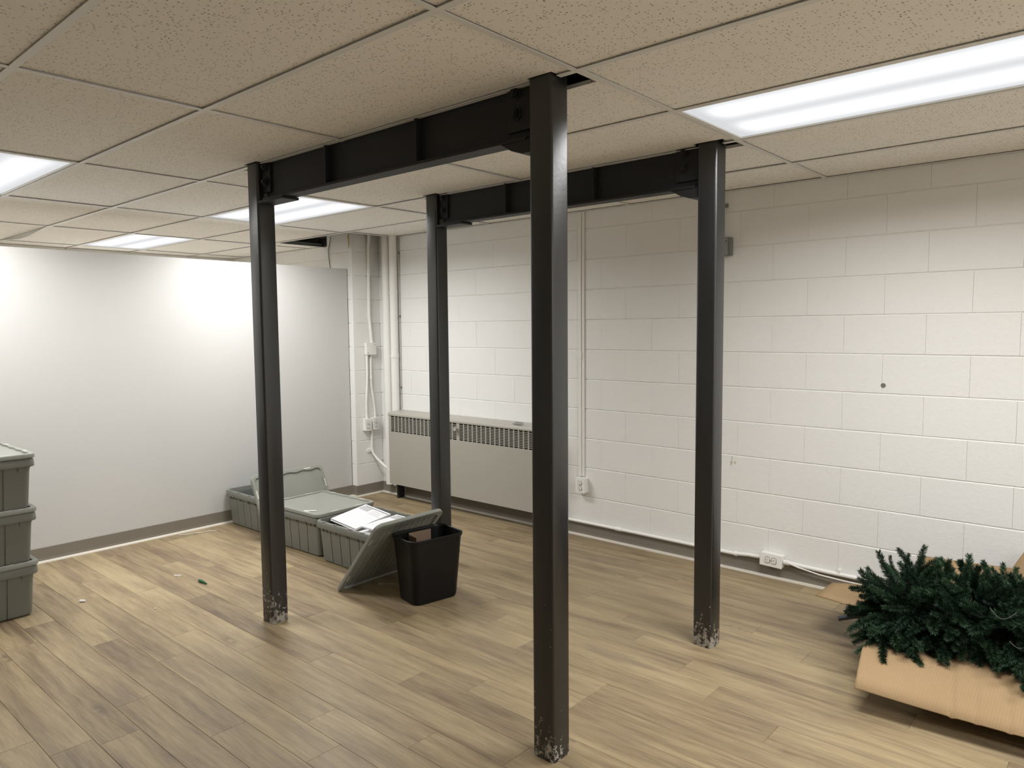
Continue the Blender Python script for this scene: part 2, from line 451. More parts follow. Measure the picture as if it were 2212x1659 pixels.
# cove base: profile swept along a straight run; n = room side normal
def cove(name, a, b, n, z=.100, parent=None):
    a, b, n = Vector(a), Vector(b), Vector(n)
    prof = [(.0, 0), (.016, 0), (.011, .005), (.0065, .014), (.0045, .028), (.0040, z-.002), (.0025, z), (0, z)]
    l = [[p+n*u+Vector((0, 0, v)) for u, v in prof] for p in (a, b)]
    return MB().loops(l, cap0=True, cap1=True).build(name, MT['base'], parent)
def strip(a, b, n, parent):
    a, b, n = Vector(a), Vector(b), Vector(n)
    prof = [(.006, 0), (.024, 0), (.022, .006), (.015, .011), (.006, .013)]
    l = [[p+n*u+Vector((0, 0, v)) for u, v in prof] for p in (a, b)]
    return MB().loops(l, cap0=True, cap1=True).build('shoe_strip', MT['caulk'], parent)
yn, xn = (0, -1, 0), (1, 0, 0)
bb = cove('baseboard_back', (-1.04, -.002, 0), (7, -.002, 0), yn); tag(bb, kind='structure'); strip((-1.03, -.002, 0), (7, -.002, 0), yn, bb)
bl = cove('baseboard_left', (-1.11, -7, 0), (-1.11, -.302, 0), xn); tag(bl, kind='structure'); strip((-1.11, -7, 0), (-1.11, -.31, 0), xn, bl)
bp = cove('baseboard_pilaster', (-1.11, -.30, 0), (-1.036, -.30, 0), yn); tag(bp, kind='structure')
cove('side_piece', (-1.04, -.304, 0), (-1.04, -.0, 0), xn, parent=bp)
strip((-1.11, -.30, 0), (-1.02, -.30, 0), yn, bp); strip((-1.04, -.322, 0), (-1.04, 0, 0), xn, bp)
tag(MB().box(-1.112, -1.1085, -.3035, -.2995, .1, 2.056).build('trim_1', MT['cordm']), kind='structure')

# ------------------------------------------------------------------ ceiling
ce = MB().box(-3.75, 7, -7, .05, 2.75, 2.85).build('ceiling', MT['dark']); tag(ce, kind='structure')
CUTS = {  # (col,row): rectangles left out of the panel
    (5, 7): [(2.72, 2.897, -2.40, -2.187)], (5, 6): [(2.738, 2.842, -2.366, -2.2)],
    (4, 7): [(.775, 1.01, -2.40, -2.247)], (4, 6): [(.88, 1.004, -2.362, -2.2)],
    (5, 9): [(2.72, 2.889, -1.2, -.993)], (5, 8): [(2.72, 2.87, -1.18, -1.0)],
    (4, 9): [(.79, 1.01, -1.2, -1.045)], (4, 8): [(.88, 1.004, -1.175, -1.0)],
    (2, 10): [(-1.87, -.8, -.6, .1)], (3, 10): [(-.95, -.80, -.6, .1)],
}
SL = .010
def tile_obj(i, j):
    x0, x1, y0, y1 = CX[i]+SL*.5, CX[i+1]-SL*.5, ROW[j]+SL*.5, ROW[j+1]-SL*.5
    if j == 7: y0 = -2.318 if CX[i] < .9 or i > 5 else -2.302
    if j == 6 and i in (4, 5): y1 = -2.338
    if j == 9 and i in (4, 5): y0 = -1.104
    if i in (4, 5) and j == 8: y1 = -1.138
    if j == 10: y1 = -.004
    cuts = CUTS.get((i, j), [])
    xs = sorted({x0, x1, *[c for k in cuts for c in k[:2] if x0 < c < x1]})
    ys = sorted({y0, y1, *[c for k in cuts for c in k[2:] if y0 < c < y1]})
    b = MB(); lift = .0035+R.uniform(0, .003)
    for a in range(len(xs)-1):
        for c in range(len(ys)-1):
            mx, my = (xs[a]+xs[a+1])/2, (ys[c]+ys[c+1])/2
            if any(k[0] < mx < k[1] and k[2] < my < k[3] for k in cuts): continue
            b.box(xs[a], xs[a+1], ys[c], ys[c+1], H+lift, H+lift+.014)
    o = b.build('ceiling_tile', MT['tile'], ce)
    if not cuts:
        c = Vector(((x0+x1)/2, (y0+y1)/2, H)); t = Matrix.Rotation(R.uniform(-.0022, .0022), 4, 'X') @ Matrix.Rotation(R.uniform(-.0015, .0015), 4, 'Y')
        o.matrix_basis = Matrix.Translation(c) @ t @ Matrix.Translation(-c)
    return o
for i in range(len(CX)-1):
    for j in range(len(ROW)-1):
        if (i, j) in LIGHTS: continue
        tile_obj(i, j)

def tee(a, b, name='ceiling_tee', w=.024, bow=0, m='tee'):
    """inverted T: face flange and stem, laid from a to b"""
    a, b = Vector(a), Vector(b); d = (b-a); n = Vector((-d.y, d.x, 0)).normalized(); N = 1 if not bow else 12
    mb = MB(); rings = []
    prof = [(-w/2, 0), (w/2, 0), (w/2, .0022), (.0015, .0022), (.0015, .032), (-.0015, .032), (-.0015, .0022), (-w/2, .0022)]
    for i in range(N+1):
        t = i/N; p = a+d*t+Vector((0, 0, -bow*math.sin(PI*t)**1.5))
        rings.append([p+n*u+Vector((0, 0, v)) for u, v in prof])
    mb.loops(rings, cap0=True, cap1=True)
    return mb.build(name, MT[m], ce)
zt = H-.0022
for j, y in enumerate(ROW[:-1]):
    segs = [(-3.72, 7)]
    if y == -2.33: segs = [(-3.72, -3.40), (-2.15, .885), (1.0, 2.74), (2.845, 7)]
    if y == -1.13: segs = [(-3.72, .885), (1.0, 2.735), (2.85, 7)]
    if y == -.505: segs = [(-3.72, -.80), (-.80, 7)]
    for a, b in segs: tee((a, y, zt), (b, y, zt))
tee((-3.40, -2.33, zt), (-2.15, -2.33, zt), bow=.034)
for i, x in enumerate(CX[1:-1]):
    for j in range(len(ROW)-1):
        if x == -.88 and j == 10: continue
        xx = x+R.uniform(-.008, .008); w = .022
        y0, y1 = ROW[j]+.012, ROW[j+1]-.012
        tee((xx, y0, zt+.0004), (xx, y1, zt+.0004), w=w)
tee((-1.87, -.495, zt-.004), (-1.87, -.004, zt-.004), m='gbox')
tee((-.805, -.495, zt), (-.805, -.06, zt))
# wall angle along the block wall and the end wall
an = MB(); an.box(-.80, 7, -.020, -.001, zt, zt+.002); an.box(-.80, 7, -.003, -.001, zt, zt+.02); an.box(-3.72, -1.9, -.020, -.001, zt, zt+.002)
an.build('wall_angle', MT['tee'], ce)
MB().box(-3.719, -3.70, -7, -.02, zt, zt+.002).build('wall_angle', MT['tee'], ce)
# timber seen through the missing panel; near-black boxes added as the hole's shade
MB().box(-1.90, -1.56, -.40, -.01, 2.41, 2.60).build('joist', MT['dark'], ce); MB().box(-1.90, -1.42, -.045, -.0005, H+.001, 2.409).build('hole_shade_board', MT['dark'], ce)
MB().box(-1.559, -1.42, -.12, -.046, H+.03, 2.60).build('joist', MT['wood'], ce)

POS = {(6, 8): 'at the right edge, largest in view', (3, 8): 'seen behind the left front post',
       (1, 8): 'beyond the low partition wall', (3, 5): 'cut by the left edge of the photo',
       (1, 4): 'out of frame, beyond the partition', (8, 8): 'out of frame, right of the block wall stretch', (8, 5): 'out of frame, right of the viewer'}
def troffer(i, j):
    x0, x1, y0, y1 = CX[i]+.013, CX[i+1]-.013, ROW[j]+.013, ROW[j+1]-.013
    cx, cy = (x0+x1)/2, (y0+y1)/2; hx, hy = (x1-x0)/2, (y1-y0)/2
    t = thing('ceiling_light', 'lit fluorescent ceiling panel '+POS.get((i, j), 'out of frame behind the viewer'), 'ceiling light', (cx, cy, H), 0, None if (i, j) in POS else 'ceiling lights behind the viewer')
    f = MB()
    for a, b, c, d in ((-hx, hx, -hy, -hy+.012), (-hx, hx, hy-.012, hy), (-hx, -hx+.012, -hy+.012, hy-.012), (hx-.012, hx, -hy+.012, hy-.012)):
        f.box(a, b, c, d, .0, .03)
    f.build('frame', MT['white'], t)
    h = MB()
    h.box(-hx, hx, -hy, hy, .095, .10)
    for a, b, c, d in ((-hx, hx, -hy, -hy+.003), (-hx, hx, hy-.003, hy), (-hx, -hx+.003, -hy+.003, hy-.003), (hx-.003, hx, -hy+.003, hy-.003)):
        h.box(a, b, c, d, .031, .095)
    h.build('housing', MT['white'], t)
    MB().box(-hx+.012, hx-.012, -hy+.012, hy-.012, .006, .010).build('lens', MT['emit'], t)
    ld = bpy.data.lights.new('tubes', 'AREA'); ld.shape = 'RECTANGLE'; ld.size = 2*hx-.05; ld.size_y = 2*hy-.05
    ld.spread = math.radians(164); ld.energy = LAMP_W*{3: .90, 6: .84}.get(i, 1.15); ld.color = LAMP_COL
    lo = bpy.data.objects.new('tubes', ld); COL.objects.link(lo); lo.parent = t; lo.location = (0, 0, -.004)
for a in LIGHTS: troffer(*a)

# ------------------------------------------------------------------ steel frame
PS = .0478
POSTS = [('with plaster-splashed foot at the front centre, tallest in view', 2.789, -2.313), ('at the left, holding the left end of the front beam', .942, -2.305),
         ('at the right, holding the right end of the rear beam', 2.791, -1.120), ('standing between the waste basket and the wall heater', .942, -1.112)]
pmesh = None
for lab, x, y in POSTS:
    if pmesh is None:
        o = MB().loops([[Vector((a, b, z)) for a, b in rrect(PS, PS, .012, 4)] for z in (0, .3, .8, 1.6, 2.47)], cap0=True, cap1=True).build('steel_post', MT['post'], smooth=True)
        pmesh = o.data; o.location = (x, y, 0)
    else: o = link('steel_post', pmesh, loc=(x, y, 0))
    tag(o, 'charcoal square steel post '+lab, 'post', 'charcoal steel posts')

def hexbolt(parent, x, y, z, d=-1):
    b = MB(); r = .0175
    b.add([(x+r*math.cos(PI/3*k), y, z+r*math.sin(PI/3*k)) for k in range(6)]+[(x+r*math.cos(PI/3*k)*.96, y+d*.014, z+r*math.sin(PI/3*k)*.96) for k in range(6)],
          [tuple(range(6))[::-1], tuple(range(6, 12))]+[(k, (k+1) % 6, 6+(k+1) % 6, 6+k) for k in range(6)])
    b.tube([(x, y, z), (x, y+d*.003, z)], .024, 16)
    b.tube([(x, y+d*.012, z), (x, y+d*.022, z)], .009, 10)
    b.build('bolt', MT['beam'], parent)

def beam(yc, front, label):
    t = thing('steel_beam', label, 'beam', (0, 0, 0), 0, 'charcoal steel beams')
    x0, x1 = .942+PS+.0015, 2.789-PS-.0015; zb = 2.153
    b = MB(); b.box(x0+.02, x1-.02, yc-.004, yc+.004, zb+.012, 2.43).build('web', MT['beam'], t)
    for z in (zb, 2.43):
        MB().box(x0+.03, x1-.02, yc-.037, yc+.037, z, z+.012).build('flange', MT['beam'], t, bevel=.002, seg=1)
    for xs in (1.548, 2.153):
        for s in (-1, 1):
            ya, yb = sorted((yc+s*.0045, yc+s*.034))
            MB().box(xs-.005, xs+.005, ya, yb, zb+.0125, H-.006).build('stiffener', MT['beam'], t)
    for xs, z in ((1.026, 2.243), (1.026, 2.315), (2.657, 2.252), (2.657, 2.322)):
        hexbolt(t, xs, yc-.0165, z)
    # shear tabs bolted to the web
    for xa, xb in ((x0, 1.062), (2.615, x1)):
        MB().box(xa, xb, yc-.016, yc-.0045, 2.192, 2.42).build('shear_tab', MT['beam'], t, bevel=.001, seg=1)
    # seat plates under the flange
    MB().box(x0, 1.215, yc-.048, yc+.045, zb-.0135, zb-.0008).build('seat_plate', MT['beam'], t, bevel=.002, seg=1)
    s = MB(); s.prism([(2.60, zb-.001), (x1, zb-.001), (x1, zb-.045), (2.700, zb-.045), (2.652, zb-.030)], -.040, .035,
                      Matrix.Translation((0, yc, 0)) @ Matrix(((1, 0, 0, 0), (0, 0, 1, 0), (0, 1, 0, 0), (0, 0, 0, 1))))
    s.build('seat_plate', MT['beam'], t, bevel=.002, seg=1)
    # weld bead
    MB().tube([(2.60+.02*i, yc-.041, zb+.001+R.uniform(-.001, .001)) for i in range(7)], .004, 6).build('weld', MT['beam'], t)
beam(-2.309, True, 'charcoal steel beam with two stiffeners joining the two front posts')
beam(-1.116, False, 'charcoal steel beam joining the two rear posts, nearer the block wall')

# ------------------------------------------------------------------ wall heater
def heater():
    x0, x1, yf, z0, z1, z2 = -.755, 1.000, -.155, .140, .758, .790
    t = thing('wall_heater', 'long putty-coloured cabinet heater with slotted grille against the block wall', 'heater', ((x0+x1)/2, 0, 0))
    ox = (x0+x1)/2; X = lambda a: a-ox
    b = MB()
    b.box(X(x0), X(x1), yf, yf+.0015, z0, .612)                        # lower front
    b.box(X(x0), X(x1), yf, yf+.0015, .749, z1-.001)                    # strip above the grille
    for a, c in ((x0, -.722), (.108, .141), (.967, x1)): b.box(X(a), X(c), yf, yf+.0015, .612, .749)
    b.build('front_panel', MT['heater'], t)
    for a in (x0, x1-.002): MB().box(X(a), X(a+.002), yf+.002, -.004, z0, z1-.001).build('side_panel', MT['heater'], t)
    prof = [(yf-.004, z1-.004), (yf-.005, z1+.008), (yf+.002, z1+.018), (yf+.02, z1+.0235), (-.06, z2-.003), (-.003, z2), (-.003, z1), (yf, z1-.004)]
    MB().loops([[Vector((X(x), y, z)) for y, z in prof] for x in (x0-.003, x1+.003)], cap0=True, cap1=True).build('top_cover', MT['heater'], t, smooth=True)
    MB().box(X(x0+.004), X(x1-.004), yf+.035, yf+.037, .55, .755).build('grille_backing', MT['heat_in'], t)
    MB().box(X(x0+.004), X(x1-.004), yf+.006, -.006, z0+.002, z0+.004).build('bottom_pan', MT['heat_in'], t)
    # slats and mullions of the grille
    sl = me('slat', *(lambda m: (m.v, m.f))(MB().box(0, .83, -.0008, .0008, -.0021, .0021)), MT['heater'])
    sr = me('slat', *(lambda m: (m.v, m.f))(MB().box(0, .826, -.0008, .0008, -.0021, .0021)), MT['heater'])
    for k in range(1, 11):
        z = .612+k*.1370/11
        link('slat', sl, t, (X(-.722), yf+.001, z)); link('slat', sr, t, (X(.141), yf+.001, z))
    mu = me('mullion', *(lambda m: (m.v, m.f))(MB().box(-.0055, .0055, -.0011, .0011, 0, .137)), MT['heater'])
    for a, n in ((-.722, 17), (.141, 17)):
        for k in range(1, n): link('mullion', mu, t, (X(a+k*.828/n), yf+.0012, .612))
    kn = MB(); kn.tube([(X(.120), yf-.001, .706), (X(.120), yf-.018, .706)], .007, 10); kn.tube([(X(.120), yf-.018, .706), (X(.120), yf-.022, .706), (X(.120), yf-.034, .706)], [.012, .018, .017], 18)
    kn.build('knob', MT['heater'], t, smooth=True)
    # short feet carrying it down to the floor
    for a in (x0+.03, x1-.05): MB().box(X(a), X(a+.02), -.10, -.03, 0, z0).build('foot', MT['heat_in'], t)
    mb = MB(); mb.tube([(X(x0)-.001, -.075, .585), (X(x0)-.030, -.075, .585)], .008, 8); mb.tube([(X(x0)-.018, -.075, .60), (X(x0)-.018, -.075, .545)], .006, 8)
    mb.build('valve_handle', MT['brass'], t)
    c = MB(); c.box(-.045, .045, -.03, -.002, 0, .0015); c.box(-.045, .045, -.004, -.002, .0015, .014); c.box(-.045, .045, -.030, -.028, .0015, .008)
    o = c.build('metal_bracket', MT['galv'], loc=(.735, -.098, .7905), rot=(.10, 0, -.06)); tag(o, 'small bent silver metal bracket lying on top of the wall heater', 'bracket')
heater()

# ------------------------------------------------------------------ pipes and electrics
def pipe(name, pts, r, label, cat='pipe', m='white', n=14, group=None):
    o = MB().tube(pts, r, n).build(name, MT[m], smooth=True); return tag(o, label, cat, group)
def strapped(parent, pts_r):
    for (p, q, r) in pts_r: MB().tube([p, q], r, 14).build('coupling', MT['white'], parent, smooth=True)
o = pipe('wall_pipe', [(-.875, -.048, 2.70), (-.875, -.048, .102)], .041, 'thick white painted vertical pipe in the corner beside the pilaster')
strapped(o, [((-.875, -.048, 2.16), (-.875, -.048, 2.18), .0435), ((-.875, -.048, 2.30), (-.875, -.048, 2.31), .0435)])
o = pipe('wall_pipe', [(-.782, -.046, 2.70), (-.782, -.046, .102)], .035, 'slimmer white painted vertical pipe right of the thick corner pipe')
strapped(o, [((-.782, -.046, 1.26), (-.782, -.046, 1.29), .038), ((-.782, -.046, 1.83), (-.782, -.046, 1.85), .038)])
for k in (2.18, 1.62, .98): MB().box(-.748, -.742, -.012, -.002, k, k+.02).build('pipe_clip', MT['gbox'], o)
pipe('wire', [(-.742, -.004, 2.36), (-.741, -.004, 1.8), (-.743, -.004, 1.2), (-.742, -.004, .8)], .0012, 'thin dark cable running down beside the slimmer corner pipe', 'cable', 'cordm', 6)

PX = -1.04
o = pipe('conduit', [(PX+.06, -.16, 2.42), (PX+.055, -.148, 2.36), (PX+.035, -.135, 2.31), (PX+.016, -.13, 2.26), (PX+.014, -.131, 1.9), (PX+.014, -.134, 1.65), (PX+.016, -.118, 1.45), (PX+.018, -.112, 1.385)], .0150, 'white conduit coming down the pilaster to the junction box', 'conduit')
strapped(o, [((PX+.014, -.131, 1.87), (PX+.014, -.131, 1.89), .0155), ((PX+.014, -.131, 2.0), (PX+.014, -.131, 2.015), .015)])
MB().box(PX, PX+.012, -.165, -.130, 2.0, 2.02).build('strap', MT['white'], o)
MB().box(PX, PX+.014, -.120, -.095, 1.78, 1.86).build('strap', MT['white'], o)
jb = thing('junction_box', 'square white junction box with blank cover on the pilaster', 'junction box', (PX, -.135, 1.34))
MB().box(.001, .036, -.052, .052, -.052, .052).build('body', MT['white'], jb, bevel=.004)
MB().box(.0365, .040, -.054, .054, -.054, .054).build('cover', MT['outlet'], jb, bevel=.004)
for a, b in ((-.038, -.038), (.038, .038)): MB().tube([(.0403, a, b), (.042, a, b)], .004, 8).build('screw', MT['gbox'], jb)
pipe('conduit', [(PX+.016, -.172, 1.288), (PX+.016, -.172, 1.1), (PX+.016, -.178, 1.0), (PX+.016, -.190, .85), (PX+.016, -.188, .705)], .011, 'left one of the two white conduits between junction box and twin outlets', 'conduit')
o = pipe('conduit', [(PX+.016, -.128, 1.288), (PX+.016, -.132, 1.1), (PX+.016, -.128, 1.0), (PX+.016, -.100, .82), (PX+.016, -.092, .76), (PX+.016, -.095, .705)], .011, 'right one of the two white conduits, bending outward above the twin outlets', 'conduit')
strapped(o, [((PX+.016, -.131, 1.06), (PX+.016, -.131, 1.09), .0145)])

def receptacle(parent, mw):
    """duplex outlet face, local x = across, z = up, -y = outwards"""
    for s in (-1, 1):
        c = MB(); n = 20
        poly = []
        for k in range(n):
            a = 2*PI*k/n; x, z = .0165*math.cos(a), .0165*math.sin(a); poly.append((x, max(-.0125, min(.0125, z))+s*.0195))
        flip = mw @ Matrix(((1, 0, 0, 0), (0, 0, 1, 0), (0, 1, 0, 0), (0, 0, 0, 1)))
        c.prism(poly, -.0055, -.0005, flip); rc = c.build('receptacle', MT['outlet'], parent)
        d = MB()
        for sx, h in ((-.006, .0042), (.006, .0035)): d.box(sx-.0011, sx+.0011, -.0062, -.0056, s*.0195+.0025-h, s*.0195+.0025+h, mw)
        d.box(-.0022, .0022, -.0062, -.0056, s*.0195-.0098, s*.0195-.0055, mw)
        d.build('slots', MT['slot'], rc)
        g = MB(); g.loops([[mw @ Vector((u*k, -.0008, (w_-s*.0195)*k+s*.0195)) for u, w_ in poly] for k in (1.06, 1.22)]); g.build('surround', MT['gbox'], rc)
    m = MB(); m.tube([mw @ Vector((0, -.0005, 0)), mw @ Vector((0, -.002, 0))], .0032, 8); m.build('screw', MT['galv'], parent)

def outlet(label, mw, w=.072, h=.112, d=.045, vertical=True, group=None):
    t = thing('outlet_box', label, 'outlet', (0, 0, 0), 0, group); t.matrix_basis = mw
    MB().box(-w/2+.002, w/2-.002, -d+.004, -.001, -h/2+.002, h/2-.002).build('box', MT['white'], t, bevel=.005)
    MB().box(-w/2, w/2, -d, -d+.004, -h/2, h/2).build('cover_plate', MT['outlet'], t, bevel=.003)
    receptacle(t, Matrix.Translation((0, -d, 0)) @ (Matrix.Identity(4) if vertical else Matrix.Rotation(PI/2, 4, 'Y')))
    return t
RX = Matrix.Rotation(PI/2, 4, 'Z')
g = 'twin outlets low on the pilaster'
outlet('white surface outlet on the pilaster, left box of the joined pair', Matrix.Translation((PX, -.190, .651)) @ RX, group=g)
outlet('white surface outlet on the pilaster, right box of the joined pair', Matrix.Translation((PX, -.105, .655)) @ RX, .070, group=g)
o = pipe('conduit', [(PX+.016, -.135, .598), (PX+.016, -.137, .50), (PX+.016, -.138, .43), (PX+.020, -.130, .38), (PX+.055, -.112, .33), (PX+.12, -.09, .275), (PX+.20, -.07, .225), (PX+.31, -.055, .19)], .0115, 'white flexible conduit curving from the twin outlets down behind the heater', 'conduit')
MB().box(PX, PX+.012, -.185, -.14, .395, .42).build('strap', MT['white'], o)

# raceway and outlet on the block wall
o = MB().box(1.228, 1.254, -.016, -.001, .44, H-.004).build('raceway', MT['white'], bevel=.003); tag(o, 'white vertical raceway on the block wall between the two right-hand posts', 'raceway')
MB().box(1.257, 1.277, -.011, -.001, .44, H-.004).build('cable_cover', MT['white'], o, bevel=.003)
MB().box(1.225, 1.257, -.019, -.0005, 1.30, 1.34).build('coupling', MT['white'], o)
outlet('white vertical outlet box on the block wall below the raceway', Matrix.Translation((1.266, 0, .378)), .082, .112, .050)
# low horizontal conduit
zc = .104
o = pipe('conduit', [(1.02, -.016, zc), (1.9, -.016, zc), (2.40, -.016, zc-.002), (2.44, -.018, zc), (2.52, -.022, zc+.010), (2.606, -.025, zc+.014)], .0115, 'white horizontal conduit along the top of the baseboard, left of the double outlet', 'conduit')
strapped(o, [((1.55, -.016, zc), (1.60, -.016, zc), .0145), ((2.43, -.018, zc), (2.45, -.018, zc), .015)])
outlet('white horizontal outlet box just above the baseboard, where the low conduits meet', Matrix.Translation((2.674, 0, .118)) @ Matrix.Rotation(.03, 4, 'Y'), .135, .078, .055, False)
o = pipe('conduit', [(2.742, -.026, .115), (2.775, -.025, .116), (2.85, -.018, .110), (3.0, -.016, .106), (4.3, -.016, .104), (6.9, -.016, .104)], .0115, 'white horizontal conduit running right from the low outlet, behind the artificial tree', 'conduit')
strapped(o, [((2.742, -.026, .115), (2.775, -.025, .116), .0155)])
MB().box(3.045, 3.062, -.024, -.002, .098, .135).build('strap', MT['white'], o)
pipe('cable', [(2.775, -.034, .116), (2.83, -.034, .103), (2.95, -.032, .085), (3.1, -.035, .080), (3.3, -.035, .078), (4.0, -.03, .078), (5.0, -.03, .07)], .0042, 'thin white cable hanging below the right-hand low conduit', 'cable', n=8)

# metal box behind the right post
t = thing('metal_switch_box', 'bare metal electrical box with scribbled cover high on the block wall by the right post', 'electrical box', (2.335, 0, 2.0))
MB().box(-.052, .052, -.040, -.001, -.055, .055).build('body', MT['gbox'], t, bevel=.006)
MB().box(-.048, .034, -.044, -.0405, -.050, .050).build('cover', MT['galv'], t)
sc = MB()
for k in range(16):
    a, b = R.uniform(-.045, .028), R.choice((.034, .030, .0, -.006, .004, -.002, -.040))+R.uniform(-.004, .004)
    l = R.uniform(.004, .010); an_ = R.uniform(-.8, 1.4)
    sc.box(-l/2, l/2, -.0005, .0, -.0016, .0016, Matrix.Translation((a, -.0445, b)) @ Matrix.Rotation(an_, 4, 'Y'))
sc.build('marker_scribble', MT['slot'], t)
o = pipe('conduit', [(2.327, -.012, 2.056), (2.329, -.012, H)], .0040, 'thin dark conduit rising from the metal box to the ceiling', 'conduit', 'cordm', 8)
MB().box(2.324, 2.352, -.018, -.002, 2.238, 2.260).build('strap', MT['gbox'], o)

# wire and foam on the pilaster, above the partition
pipe('wire', [(-1.33, -.31, 2.36), (-1.355, -.309, 2.30), (-1.375, -.308, 2.24), (-1.37, -.308, 2.15), (-1.355, -.308, 2.06), (-1.36, -.308, 2.0)], .0030, 'thin grey wire curving down the front of the pilaster above the partition', 'cable', 'cordm', 6)
pipe('conduit', [(-1.44, -.02, 2.60), (-1.44, -.02, 1.9)], .018, 'white conduit behind the left edge of the pilaster, above the partition', 'conduit')
o = MB().tube([(-1.06, -.312, 2.36), (-1.065, -.314, 2.33), (-1.062, -.312, 2.28), (-1.075, -.312, 2.25)], [.005, .006, .004, .006], 8).build('foam_drip', MT['foam'], smooth=True)
tag(o, 'yellow foam drip hanging down the pilaster corner', 'foam')
MB().tube([(-1.078, -.314, 2.262), (-1.080, -.316, 2.235)], [.012, .009], 10).build('blob', MT['outlet'], o, smooth=True)

# marks on the block wall
o = MB().tube([(3.25, -.0015, 1.19), (3.25, .004, 1.19)], .013, 9).build('wall_anchor', MT['gbox']); tag(o, 'small dark plug hole in the block wall right of the posts', 'wall anchor')

# ------------------------------------------------------------------ storage bins
BLn, BWd, BH = .600, .490, .274
def bin_body(parent):
    # grooved tapered wall
    def outline(hx, hy, r, g):
        base = rrect(hx, hy, r, 4); out = []
        n = len(base)
        for i in range(n):
            a, b = Vector((*base[i], 0)), Vector((*base[(i+1) % n], 0)); out.append(a)
            d = b-a
            if d.length > .2:
                ax = d.normalized(); nn = Vector((-ax.y, ax.x, 0)); k = 5 if abs(d.x) > abs(d.y) else 4
                for q in range(1, k):
                    c = a+d*(q/k)
                    out += [c-ax*.0040, c-ax*.0015+nn*g, c+ax*.0015+nn*g, c+ax*.0040]
        return out
    b = MB(); L = []
    for z, t in ((0.004, 1.0), (.012, .97), (.236, .0)):
        hx, hy = BLn/2-.018-.014*t, BWd/2-.018-.014*t
        if z == .004: hx -= .006; hy -= .006
        L.append([Vector((p.x, p.y, z)) for p in outline(hx, hy, .03, .006)])
    b.loops(L, cap0=True)
    # gussets below the rim
    for s in (-1, 1):
        for x in (-.23, -.19, -.09, .03, .14, .19, .235):
            y = s*(BWd/2-.0165)
            b.add([(x-.005, y, .240), (x+.005, y, .240), (x+.005, y, .205), (x-.005, y, .205), (x-.005, y+s*.012, .240), (x+.005, y+s*.012, .240)],
                  [(0, 1, 2, 3), (0, 4, 5, 1), (3, 2, 5, 4), (0, 3, 4), (1, 5, 2)])
        for y in (-.17, -.06, .06, .17):
            x = s*(BLn/2-.0165)
            b.add([(x, y-.005, .240), (x, y+.005, .240), (x, y+.005, .205), (x, y-.005, .205), (x+s*.012, y-.005, .240), (x+s*.012, y+.005, .240)],
                  [(0, 1, 2, 3), (0, 4, 5, 1), (3, 2, 5, 4), (0, 3, 4), (1, 5, 2)])
    b.build('body', MT['bin'], parent)
    r = MB(); prof = [(.018, .234), (.0, .230), (-.001, .234), (.001, .266), (.005, .273), (.010, .274), (.0175, .274), (.0185, .268), (.0205, .2345)]
    r.loops([[Vector((x, y, z)) for x, y in rrect(BLn/2-o, BWd/2-o, .040-o*.4, 5)] for o, z in prof]).build('rim', MT['bin'], parent, smooth=True)
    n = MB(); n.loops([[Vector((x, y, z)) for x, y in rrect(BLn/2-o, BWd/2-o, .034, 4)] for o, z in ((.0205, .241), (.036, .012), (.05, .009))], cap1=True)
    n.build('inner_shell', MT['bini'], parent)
    for s in (-1, 1):
        for x in (-.20, -.08, .08, .20): MB().box(x-.016, x+.016, s*(BWd/2-.010)-.0065, s*(BWd/2-.010)+.0065, .2741, .2765).build('latch_lug', MT['bin'], parent)
    # inside ribs
    for s in (-1, 1):
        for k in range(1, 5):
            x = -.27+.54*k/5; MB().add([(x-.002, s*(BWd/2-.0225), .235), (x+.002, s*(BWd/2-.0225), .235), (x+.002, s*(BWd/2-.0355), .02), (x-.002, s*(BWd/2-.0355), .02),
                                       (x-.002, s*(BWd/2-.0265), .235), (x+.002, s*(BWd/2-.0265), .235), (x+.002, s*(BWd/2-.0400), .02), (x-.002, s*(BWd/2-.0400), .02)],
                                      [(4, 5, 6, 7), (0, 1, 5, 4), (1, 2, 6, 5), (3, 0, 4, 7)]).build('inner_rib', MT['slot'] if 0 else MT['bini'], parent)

def dup(root, name=None):
    r = root.copy(); COL.objects.link(r)
    for ch in root.children:
        c = ch.copy(); COL.objects.link(c); c.parent = r; c.matrix_parent_inverse = ch.matrix_parent_inverse.copy()
        for g in ch.children:
            d = g.copy(); COL.objects.link(d); d.parent = c
    return r

bin0 = thing('storage_bin', 'x', 'storage bin'); bin_body(bin0)
used = [False]
def place_bin(x, y, z, rz, label, group=None):
    o = bin0 if not used[0] else dup(bin0); used[0] = True
    o.location = (x, y, z); o.rotation_euler = (0, 0, rz); o['label'] = label
    if group: o['group'] = group
    return o
